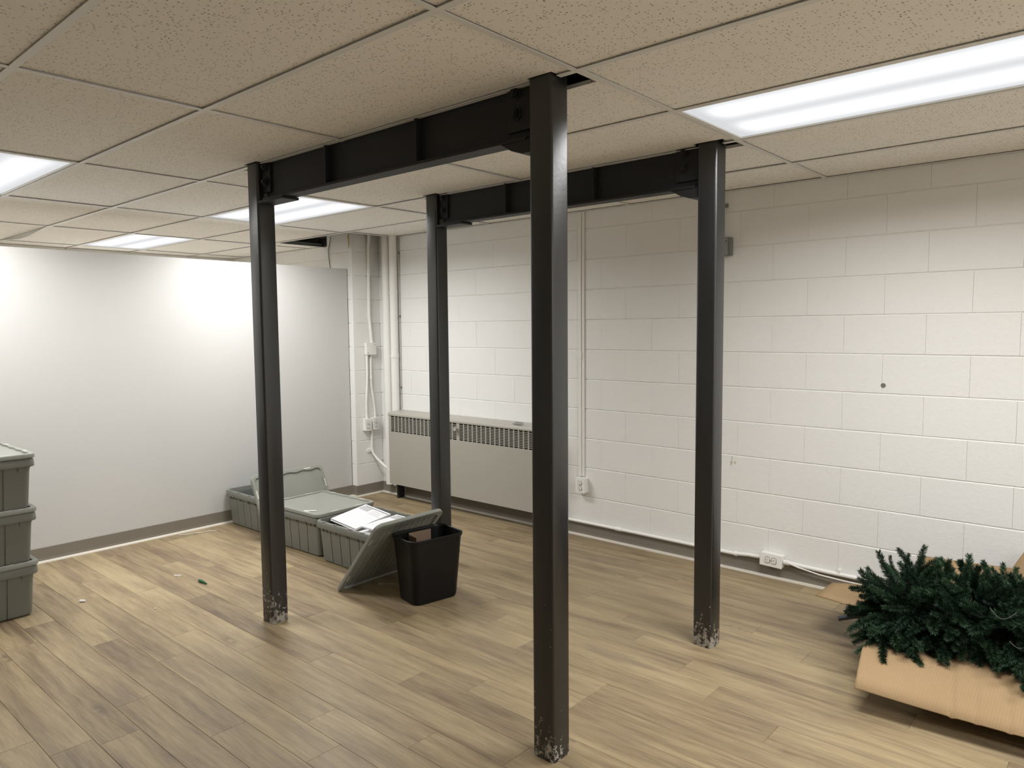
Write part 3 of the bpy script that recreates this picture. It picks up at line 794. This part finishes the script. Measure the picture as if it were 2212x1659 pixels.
# lid, local z = upper side, origin in the middle of its mouth
lid0 = thing('bin_lid', 'x', 'lid')
def lid_build(t):
    hx, hy = BLn/2+.004, BWd/2+.004
    def wav(o, z, amp=0):
        pts = rrect(hx-o, hy-o, max(.012, .042-o*.5), 5); out = []
        n = len(pts)
        for i in range(n):
            a, b = Vector((*pts[i], z)), Vector((*pts[(i+1) % n], z)); out.append(a); d = b-a
            if d.length > .2:
                ax = d.normalized(); nn = Vector((-ax.y, ax.x, 0)); N = 23
                for k in range(1, N):
                    u = k/N; bump = amp*(.5-.5*math.cos(u*2*PI*4.0)); bump = amp if bump > amp*.62 else (0 if bump < amp*.38 else bump)
                    out.append(a+d*u+nn*bump)
            else: pass
        return out
    b = MB(); b.loops([wav(.004, -.024), wav(0, -.022), wav(.0, -.006), wav(.003, -.001), wav(.007, 0), wav(.024, -.0005, .007), wav(.026, -.0085, .007)])
    b.build('rim', MT['binl'], t, smooth=True)
    p = MB(); p.loops([wav(.026, -.0087, .007), wav(.040, -.0088), ], cap1=True); p.build('panel', MT['binl'], t)
    u = MB(); u.loops([wav(.005, -.0235), wav(.030, -.0225), wav(.033, -.0115)], cap1=True); u.build('underside', MT['binl'], t)
    rb = MB()
    for k in range(1, 12): x = -hx+.035+(2*hx-.07)*k/12; rb.box(x-.0010, x+.0010, -hy+.035, hy-.035, -.0130, -.0116)
    rb.build('underside_rib', MT['bin'], t)
    rb = MB()
    for k in range(1, 10): y = -hy+.035+(2*hy-.07)*k/10; rb.box(-hx+.035, hx-.035, y-.0010, y+.0010, -.0129, -.0117)
    rb.build('underside_rib', MT['bin'], t)
    for s in (-1, 1):
        for x in (-.165, .165):
            MB().box(x-.03, x+.03, s*(hy-.0155)-.004, s*(hy-.0155)+.004, .0001, .0012).build('hinge_slot', MT['clip'], t)
            MB().box(x-.022, x+.022, s*(hy-.018)-.004, s*(hy-.018)+.004, -.0240, -.0232).build('hinge_slot', MT['clip'], t)
        for y in (-.10, .10): MB().box(s*(hx-.0155)-.004, s*(hx-.0155)+.004, y-.03, y+.03, .0001, .0012).build('hinge_slot', MT['clip'], t)
lid_build(lid0)
lused = [False]
def place_lid(mw, label, group=None):
    o = lid0 if not lused[0] else dup(lid0); lused[0] = True
    o.matrix_basis = mw; o['label'] = label
    if group: o['group'] = group
    return o
def flat(x, y, z, rz): return Matrix.Translation((x, y, z)) @ Matrix.Rotation(rz, 4, 'Z')
LZ = BH+.0245
g1 = 'grey bins in a row on the floor'; g2 = 'stack of grey bins at the left edge'
place_bin(-.800, -1.283, 0, .0, 'open empty grey-green bin against the low partition wall, leftmost of the floor row', g1)
place_bin(-.055, -1.345, 0, .035, 'grey-green bin closed with a lid, in the middle of the floor row', g1)
place_bin(.553, -1.360, 0, -.0, 'open grey-green bin filled with printed papers, nearest the black basket', g1)
place_lid(flat(-.055, -1.345, LZ+.001, .035), 'flat grey-green lid closing the middle bin, a white stick lying on it', 'grey bin lids')
# lid standing on its long side, leaning on the empty bin
s = Vector((-.205, 0, .437)).normalized(); n = Vector((s.z, 0, -s.x))
def frame(o, x, y, z): return Matrix(((x.x, y.x, z.x, o.x), (x.y, y.y, z.y, o.y), (x.z, y.z, z.z, o.z), (0, 0, 0, 1)))
place_lid(frame(Vector((-.338, -1.30, .012))+s*.249, Vector((0, -1, 0)), s, Vector((s.z, 0, -s.x))), 'grey-green lid standing on edge, leaning against the empty leftmost bin', 'grey bin lids')
s2 = Vector((.385, 0, .452)).normalized()
place_lid(frame(Vector((.824, -1.605, .001))+s2*.304, s2, Vector((0, 1, 0)), Vector((-s2.z, 0, s2.x))), 'grey-green lid propped on the black waste basket, ribbed underside showing', 'grey bin lids')
SX, SY = -.100, -3.080
for k, (lab) in enumerate(('bottom', 'middle', 'top')):
    x1 = SX+.0+k*.008-.30; y1 = SY-.245+k*.004; z = k*(BH+.0160)
    place_bin(x1, y1, z, 0, 'lidded grey-green bin at the left edge of the photo, '+lab+' of the stack of three', g2)
    place_lid(flat(x1, y1, z+LZ+.0005, 0), 'grey-green lid on the '+lab+' bin of the stack at the left edge', 'lids of the stacked bins')

# papers
def sheet_stack(T, Rt, Lf, thick, name, label, sheets=5):
    T, Rt, Lf = Vector(T), Vector(Rt), Vector(Lf)
    ex = Rt-T; ey = Lf-T; w, h = ex.length, ey.length; x = ex.normalized(); z = x.cross(ey).normalized(); z = z if z.z > 0 else -z; y = z.cross(x)
    if y.dot(ey) < 0: y = -y
    M = frame(T, x, y, x.cross(y))
    flipz = -1 if x.cross(y).z < 0 else 1
    t = thing(name, label, 'paper', (0, 0, 0)); t.matrix_basis = M
    for k in range(sheets):
        dz = -flipz*thick*(k)/sheets; a, b = R.uniform(-.006, .006)*(k > 0), R.uniform(-.006, .006)*(k > 0)
        MB().box(a, w+a, b, h+b, dz-flipz*thick/sheets*.96 if flipz > 0 else dz, dz if flipz > 0 else dz+thick/sheets*.96).build('sheet', MT['paper'], t)
    def q(x0, x1, y0, y1, m, nm):
        z0, z1 = sorted((flipz*.0002, flipz*.0005)); MB().box(x0*w, x1*w, y0*h, y1*h, z0, z1).build(nm, MT[m], t)
    q(.08, .98, .045, .075, 'ink', 'header_bar'); q(.04, .42, .09, .26, 'inkl', 'grey_panel')
    for k in range(5): q(.5, R.uniform(.85, .96), .13+.045*k, .138+.045*k, 'ink', 'text_line')
    for k in range(9): q(.06+R.uniform(0, .03), R.uniform(.5, .92), .40+.052*k, .405+.052*k, 'inkl', 'text_line')
    return t
sheet_stack((.285, -1.211, .308), (.531, -1.196, .278), (.297, -1.507, .272), .014, 'paper_stack', 'stack of printed white forms leaning on the left rim of the open bin')
sheet_stack((.560, -1.165, .272), (.800, -1.150, .262), (.572, -1.470, .262), .012, 'paper_stack', 'second stack of printed forms in the open bin, partly hidden by the propped lid')
o = MB().box(.37, .76, -1.535, -1.20, .012, .222).build('paper_pile', MT['paper'], bevel=.004); tag(o, 'pile of white paper filling the bottom of the open bin', 'paper')
o = MB().box(-.045, .045, -.006, .006, 0, .004).build('white_stick', MT['paper'], loc=(.095, -1.535, LZ-.006), rot=(0, 0, .75)); tag(o, 'thin white plastic stick lying on the closed grey lid', 'stick')

# ------------------------------------------------------------------ waste basket
def basket():
    t = thing('waste_basket', 'black rectangular plastic waste basket with rolled rim', 'waste basket', (1.306, -1.560, 0), math.radians(-10))
    h = .372
    def rr(hx, hy, r, z): return [Vector((x, y, z)) for x, y in rrect(hx, hy, r, 8)]
    b = MB(); b.loops([rr(.088, .132, .040, .0), rr(.096, .140, .045, .004), rr(.100, .144, .046, .015), rr(.122, .170, .052, h-.022)], cap0=True); b.build('body', MT['black'], t, smooth=True)
    c = MB(); c.loops([rr(.120, .168, .050, h-.010), rr(.098, .142, .044, .018)], cap1=True); c.build('inside', MT['black'], t, smooth=True)
    r = MB(); r.loops([rr(.1215, .1695, .052, h-.022), rr(.127, .175, .056, h-.020), rr(.131, .179, .060, h-.011), rr(.130, .178, .058, h-.003), rr(.126, .174, .054, h), rr(.121, .169, .050, h-.004), rr(.1195, .1675, .05, h-.012)]); r.build('rim', MT['black'], t, smooth=True)
basket()
t = thing('brown_panels', 'brown panels standing inside the black waste basket', 'cardboard', (1.290, -1.535, .03), math.radians(-10))  # plain brown upright panels added inside the basket
MB().box(-.055, -.050, -.100, .045, 0, .335).build('panel', MT['brownin'], t); MB().box(-.0495, .03, -.100, -.096, 0, .325).build('panel', MT['brownin'], t)
MB().box(.05, .054, -.0705, .04, 0, .20).build('panel', MT['brownin'], t)

# ------------------------------------------------------------------ bits on the floor
def bit(name, loc, label, cat, m, shp, rot=(0, 0, 0)):
    o = shp.build(name, MT[m], loc=loc, rot=rot, smooth=False); return tag(o, label, cat)
bit('foam_scrap', (-.122, -2.876, .007), 'small white foam scrap alone on the floor near the left bin stack', 'scrap', 'paper', MB().tube([(-.016, 0, 0), (-.012, 0, .002), (.008, .002, 0), (.016, 0, 0)], [.004, .007, .007, .003], 7), (0, 0, .9))
bit('white_strip', (-.150, -2.33, .003), 'short white strip on the floor left of the green cap', 'scrap', 'paper', MB().box(-.022, .022, -.004, .004, -.003, .002), (0, 0, .72))
bit('green_cap', (.095, -2.289, .009), 'dark green tapered plastic cap lying on the floor between partition and left post', 'cap', 'green', MB().tube([(-.05, 0, 0), (-.035, 0, 0), (-.005, 0, 0), (.045, 0, -.003)], [.003, .009, .009, .004], 8), (0, 0, .05))
bit('foam_scrap', (.300, -2.655, .003), 'tiny white scrap on the floor in front of the green cap', 'scrap', 'paper', MB().tube([(-.006, 0, 0), (0, 0, .001), (.006, .001, 0)], [.002, .003, .002], 6))
bit('foam_scrap', (-.255, -2.065, .003), 'tiny white scrap on the floor behind the green cap', 'scrap', 'paper', MB().tube([(-.006, 0, 0), (0, 0, .001), (.006, .001, 0)], [.002, .003, .002], 6))
bit('loose_tie', (-1.0, -1.80, .003), 'loose white plastic strip curled by the partition baseboard', 'strip', 'clip', MB().tube([(-.05, -.12, 0), (-.01, -.07, .001), (.0, -.02, .004), (.03, .02, .002), (.02, .07, .0), (.06, .12, .002)], .0028, 6))
bit('loose_tie', (.955, -1.60, .003), 'thin looped tie on the floor under the propped lid', 'tie', 'clip', MB().tube([(-.02+.014*math.cos(a*.7), -.012+.012*math.sin(a*.7), .001) for a in range(9)]+[(.01, .01, .001), (.05, .045, .001)], .0016, 6))
bit('thread', (1.955, -.585, .002), 'tiny curl of white thread on the floor behind the front post', 'thread', 'clip', MB().tube([(-.03, .01, 0), (-.01, -.006, 0), (.012, -.006, 0), (.02, .006, 0)], .0015, 5))
pk = MB(); N = 9
pk.loops([[Vector((-.055+.10*u, -.03+.055*math.sin(a)*(1-.5*u), .002+.045*(1-math.cos(a))*(1-u*.55))) for a in [k*2.2/N for k in range(N+1)]] for u in (0, .35, .7, 1)])
pk.f = [f for f in pk.f if not (max(f)-min(f) > N+1)]
o = bit('paper_tag', (-.875, -.165, .001), 'curled hot pink paper tag on the floor below the pilaster', 'paper', 'pink', pk, (0, 0, .9))
md = o.modifiers.new('thick', 'SOLIDIFY'); md.thickness = .0008

# ------------------------------------------------------------------ cardboard box with the tree
def quadsheet(name, P, parent, nu=10, nv=6, sag=0, th=.004, m='card', wob=0, creases=()):
    """curved sheet through four corners (a,b,c,d); sag bends it along the first direction"""
    a, b, c, d = [Vector(p) for p in P]; vs = []; fs = []
    nrm = (b-a).cross(d-a).normalized()
    if nrm.z < 0: nrm = -nrm
    for j in range(nv+1):
        for i in range(nu+1):
            u, v = i/nu, j/nv
            p = (a*(1-u)+b*u)*(1-v)+(d*(1-u)+c*u)*v
            p += nrm*(sag*math.sin(PI*v)+wob*math.sin(u*9+v*3)*(v)-sum(dd*math.exp(-((u-cu-sl*v)/.0055)**2) for cu, sl, dd in creases))
            vs.append(p)
    for j in range(nv):
        for i in range(nu): k = j*(nu+1)+i; fs.append((k, k+1, k+nu+2, k+nu+1))
    o = link(name, me(name, vs, fs, MT[m], True), parent); md = o.modifiers.new('thick', 'SOLIDIFY'); md.thickness = th; md.offset = 0
    return o
bx = thing('cardboard_box', 'long open cardboard box with flaps folded out, under the artificial tree', 'box', (0, 0, 0))
X0, X1, YN, YF, ZT = 3.42, 4.95, -.74, -.27, .175
MB().box(X0, X1, YN, YF, .001, .005).build('bottom', MT['card'], bx)
for a in ((X0, X1, YN, YN+.004), (X0, X1, YF-.004, YF), (X0, X0+.004, YN+.004, YF-.004), (X1-.004, X1, YN+.004, YF-.004)): MB().box(*a, .005, ZT).build('side_wall', MT['card'], bx)
quadsheet('near_flap', [(X0, YN, ZT), (X1, YN-.0, ZT), (X1+.03, -1.20, .055), (3.515, -1.315, .095)], bx, 170, 8, .030, wob=.004, creases=((.06, -.075, .003), (.215, .01, .006), (.265, .012, .003), (.345, .0, .004), (.39, .02, .007), (.6, 0, .005)))
quadsheet('end_flap', [(X0, YN+.03, ZT), (X0, YF-.02, ZT), (3.145, -.42, .190), (3.145, -.672, .195)], bx, 6, 5, .006)
quadsheet('far_flap', [(X0+.02, YF, ZT), (X1, YF, ZT), (X1, -.06, .385), (3.47, -.10, .318)], bx, 16, 5, .0)
quadsheet('corner_flap', [(3.80, -.20, .20), (4.2, -.20, .20), (4.05, -.09, .43), (3.925, -.09, .445)], bx, 4, 4)

def sprig_mesh(name, L, seed, m, dens=1.0, nl=.0235, nw=.0020):
    rr = random.Random(seed); vs = []; fs = []; N = int(42*dens)
    bx_, bz_ = rr.uniform(-.25, .25), rr.uniform(-.3, .05)
    def ax(t): return Vector((L*t, bx_*L*t*t, bz_*L*t*t))
    for i in range(N):
        t = (i+.5)/N; p = ax(t); d = (ax(min(1, t+.02))-ax(t-.02)).normalized()
        a = d.cross(Vector((0, 0, 1))).normalized(); b = d.cross(a)
        for k in range(int(13*dens)+1):
            ph = rr.uniform(0, 2*PI); rad = a*math.cos(ph)+b*math.sin(ph)
            fwd = .50+.55*t**4+rr.uniform(-.1, .25); l = nl*rr.uniform(.75, 1.15)*(1-.15*t**4)
            dn = (d*fwd+rad).normalized(); sd = dn.cross(d).normalized()*nw*.5
            if rr.random() < .4: sd = sd.cross(dn)
            c = len(vs); mid = p+dn*l*.6+d*.001
            vs += [p+sd*.6, p-sd*.6, mid-sd, p+dn*l, mid+sd]; fs += [(c, c+1, c+2, c+3, c+4)]
    c = len(vs)
    return me(name, vs, fs, m)
# the tree lies along X; its envelope
TREE_A, TREE_B = Vector((3.44, -.70, .245)), Vector((4.75, -.66, .285))
def env(t):           # centre, near radius, far radius, upward radius, downward radius
    c = TREE_A.lerp(TREE_B, t)
    e = min(1, (t/.09))**.5 if t < .09 else 1
    waist = 1-.30*math.exp(-((t-.36)/.09)**2)
    return c, .33*e*waist, .30*e, .150*e, .15*e
def on_env(t, ph, k=1.0):
    c, rn, rf, ru, rd = env(t); co, si = math.cos(ph), math.sin(ph)
    return c+Vector((0, (rf if co > 0 else rn)*co*k, (ru if si > 0 else rd)*si*k))
tr = thing('artificial_tree', 'folded dark green artificial fir tree lying in the cardboard box', 'christmas tree', (0, 0, 0))
MB().tube([(3.283, -.765, .142), (3.43, -.72, .192), (3.9, -.66, .25), (4.6, -.64, .26)], [.011, .011, .013, .013], 12).build('pole', MT['polem'], tr, smooth=True)
meshes = [sprig_mesh('branch', R.uniform(.12, .17), 100+k, MT['needle']) for k in range(7)]
def orient(d, roll):
    d = d.normalized(); y = Vector((0, 0, 1)).cross(d)
    if y.length < .05: y = Vector((0, 1, 0))
    y.normalize(); z = d.cross(y); M = frame(Vector((0, 0, 0)), d, y, z)
    return M @ Matrix.Rotation(roll, 4, 'X')
def surf_z(p):     # height of the box's near flap below a point
    if p.y < YN: return max(.09, ZT-(YN-p.y)*.15)+.015
    return .05
TR = random.Random(5); cnt = 0; tries = 0
while cnt < 300 and tries < 4000:
    tries += 1
    t = TR.random()*.72; ph = TR.uniform(-.25*PI, 1.25*PI) if TR.random() < .85 else TR.uniform(0, 2*PI)
    # favour the side that faces the room
    if math.cos(ph) > .6 and TR.random() < .5: continue
    p = on_env(t, ph, TR.uniform(.52, .80)); c = env(t)[0]
    rad = (p-c); rad.x = 0
    if rad.length < .02: continue
    rad.normalize()
    d = rad*TR.uniform(.5, 1.1)+Vector((TR.uniform(-.9, .9)-(.45 if t < .05 else 0), TR.uniform(-.35, .35), TR.uniform(-.35, .35)))
    if p.z < .25: d.z -= .15
    d.normalize(); tip = p+d*.16
    if tip.z < surf_z(tip)+.01: d.z += (surf_z(tip)+.02-tip.z)/.16; d.normalize(); tip = p+d*.16
    if p.z < surf_z(p): p.z = surf_z(p)
    if tip.y > -.13 or p.y > -.16: continue
    if not in_view([p, tip], 30): continue
    link('branch', TR.choice(meshes), tr, mw=Matrix.Translation(p) @ orient(d, TR.uniform(0, 6.28)) @ Matrix.Scale(TR.uniform(.8, 1.15), 4)); cnt += 1
# branches that reach out of the outline: down over the flap, up at the top, the bottom tuft by the pole
EX = [((3.52, -.98, .20), (3.48, -1.06, .155)), ((3.57, -.97, .19), (3.56, -1.10, .13)), ((3.62, -.95, .19), (3.65, -1.07, .13)), ((3.49, -.93, .22), (3.43, -1.00, .17)),
      ((3.66, -.93, .20), (3.72, -1.02, .15)), ((3.47, -.90, .24), (3.41, -.96, .22)), ((3.58, -.92, .24), (3.60, -1.05, .18)), ((3.50, -.90, .26), (3.45, -1.00, .22)),
      ((3.47, -.86, .27), (3.40, -.90, .26)), ((3.54, -.90, .24), (3.50, -1.04, .18)), ((3.44, -.84, .24), (3.38, -.90, .20)),
      ((3.56, -.62, .36), (3.57, -.58, .47)), ((3.52, -.60, .36), (3.49, -.56, .45)), ((3.47, -.56, .34), (3.42, -.52, .40)), ((3.76, -.58, .36), (3.74, -.54, .46)), ((3.80, -.6, .35), (3.82, -.54, .44)),
      ((3.92, -.6, .36), (3.93, -.52, .45)), ((4.0, -.6, .37), (4.03, -.52, .45)), ((3.62, -.55, .34), (3.64, -.49, .41)),
      ((4.04, -1.0, .23), (4.02, -1.12, .17)), ((4.10, -1.0, .24), (4.11, -1.14, .18)), ((4.0, -.95, .24), (3.97, -1.06, .20)), ((4.08, -.96, .28), (4.05, -1.1, .24)), ((4.12, -.95, .30), (4.12, -1.1, .27)),
      ((3.86, -.90, .22), (3.90, -1.00, .17)), ((3.76, -.86, .26), (3.77, -.99, .20)), ((3.82, -.86, .26), (3.86, -.98, .20)), ((3.90, -.86, .27), (3.97, -.97, .22)),
      ((3.39, -.735, .18), (3.335, -.752, .162)), ((3.43, -.72, .195), (3.36, -.743, .172)), ((3.47, -.71, .205), (3.40, -.73, .19)),
      ((3.46, -.95, .20), (3.43, -1.03, .16)), ((3.50, -1.0, .19), (3.49, -1.10, .135)), ((3.54, -1.0, .19), (3.54, -1.13, .13)), ((3.59, -1.0, .18), (3.61, -1.11, .125)), ((3.64, -.99, .18), (3.68, -1.09, .13)),
      ((3.68, -.95, .20), (3.74, -1.03, .14)), ((3.55, -.94, .22), (3.57, -1.08, .17)), ((3.62, -.94, .22), (3.63, -1.06, .17)), ((3.48, -.97, .20), (3.44, -1.06, .15)), ((3.52, -.93, .25), (3.47, -1.05, .21)),
      ((3.46, -.88, .24), (3.44, -1.0, .20)), ((3.60, -.90, .27), (3.57, -1.02, .23)), ((3.66, -.90, .24), (3.69, -1.01, .19))]
for a, b in EX:
    a, b = Vector(a), Vector(b); d = b-a; m = TR.choice(meshes)
    link('branch', m, tr, mw=Matrix.Translation(a-d*.25) @ orient(d, TR.uniform(0, 6.28)) @ Matrix.Scale(max(.5, d.length*1.25/.16), 4))
# dense inner growth as one mesh
iv, jf = [], []
src = [sprig_mesh('src', .15, 300+k, MT['needle_shade'], .6, .028, .0034) for k in range(3)]
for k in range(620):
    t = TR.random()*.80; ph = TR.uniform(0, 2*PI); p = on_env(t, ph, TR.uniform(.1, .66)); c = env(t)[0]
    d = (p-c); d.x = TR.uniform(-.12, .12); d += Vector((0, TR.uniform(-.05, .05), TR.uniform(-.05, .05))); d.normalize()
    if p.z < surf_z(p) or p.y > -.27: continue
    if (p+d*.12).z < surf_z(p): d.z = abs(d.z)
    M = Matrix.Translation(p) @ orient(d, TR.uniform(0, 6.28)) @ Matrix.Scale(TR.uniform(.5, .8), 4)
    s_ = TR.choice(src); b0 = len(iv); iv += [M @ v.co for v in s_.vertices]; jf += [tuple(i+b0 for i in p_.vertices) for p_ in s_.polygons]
o = link('inner_foliage', me('inner_foliage', iv, jf, MT['needle_shade']), tr); o['kind'] = 'stuff'
# light cords
for P, C_ in (((3.90, -.93, .40), (3.99, -.95, .41)), ((3.98, -1.03, .32), (4.06, -1.0, .35))):
    P, C_ = Vector(P), Vector(C_)
    MB().tube([P.lerp(C_, i/9)+Vector((0, -.02*math.sin(PI*i/9), -.03*math.sin(PI*i/9))) for i in range(10)], .0018, 6).build('light_cord', MT['cordm'], tr, smooth=True)

# dried stain on the block wall
o = MB()
for (x, z, w_, h_) in ((2.392, .665, .012, .03), (2.398, .69, .005, .05), (2.418, .672, .014, .018)):
    o.prism([(x+w_*.5*math.cos(a)*(1+.25*math.sin(3*a)), z+h_*.5*math.sin(a)) for a in [k*2*PI/14 for k in range(14)]], -.0022, -.0008, Matrix(((1, 0, 0, 0), (0, 0, 1, 0), (0, 1, 0, 0), (0, 0, 0, 1))))
o = o.build('wall_stain', simple('dried_stain', (.56, .52, .42), .6, .2, 60)); tag(o, 'dried beige drip stain on the block wall right of the right post', 'stain')
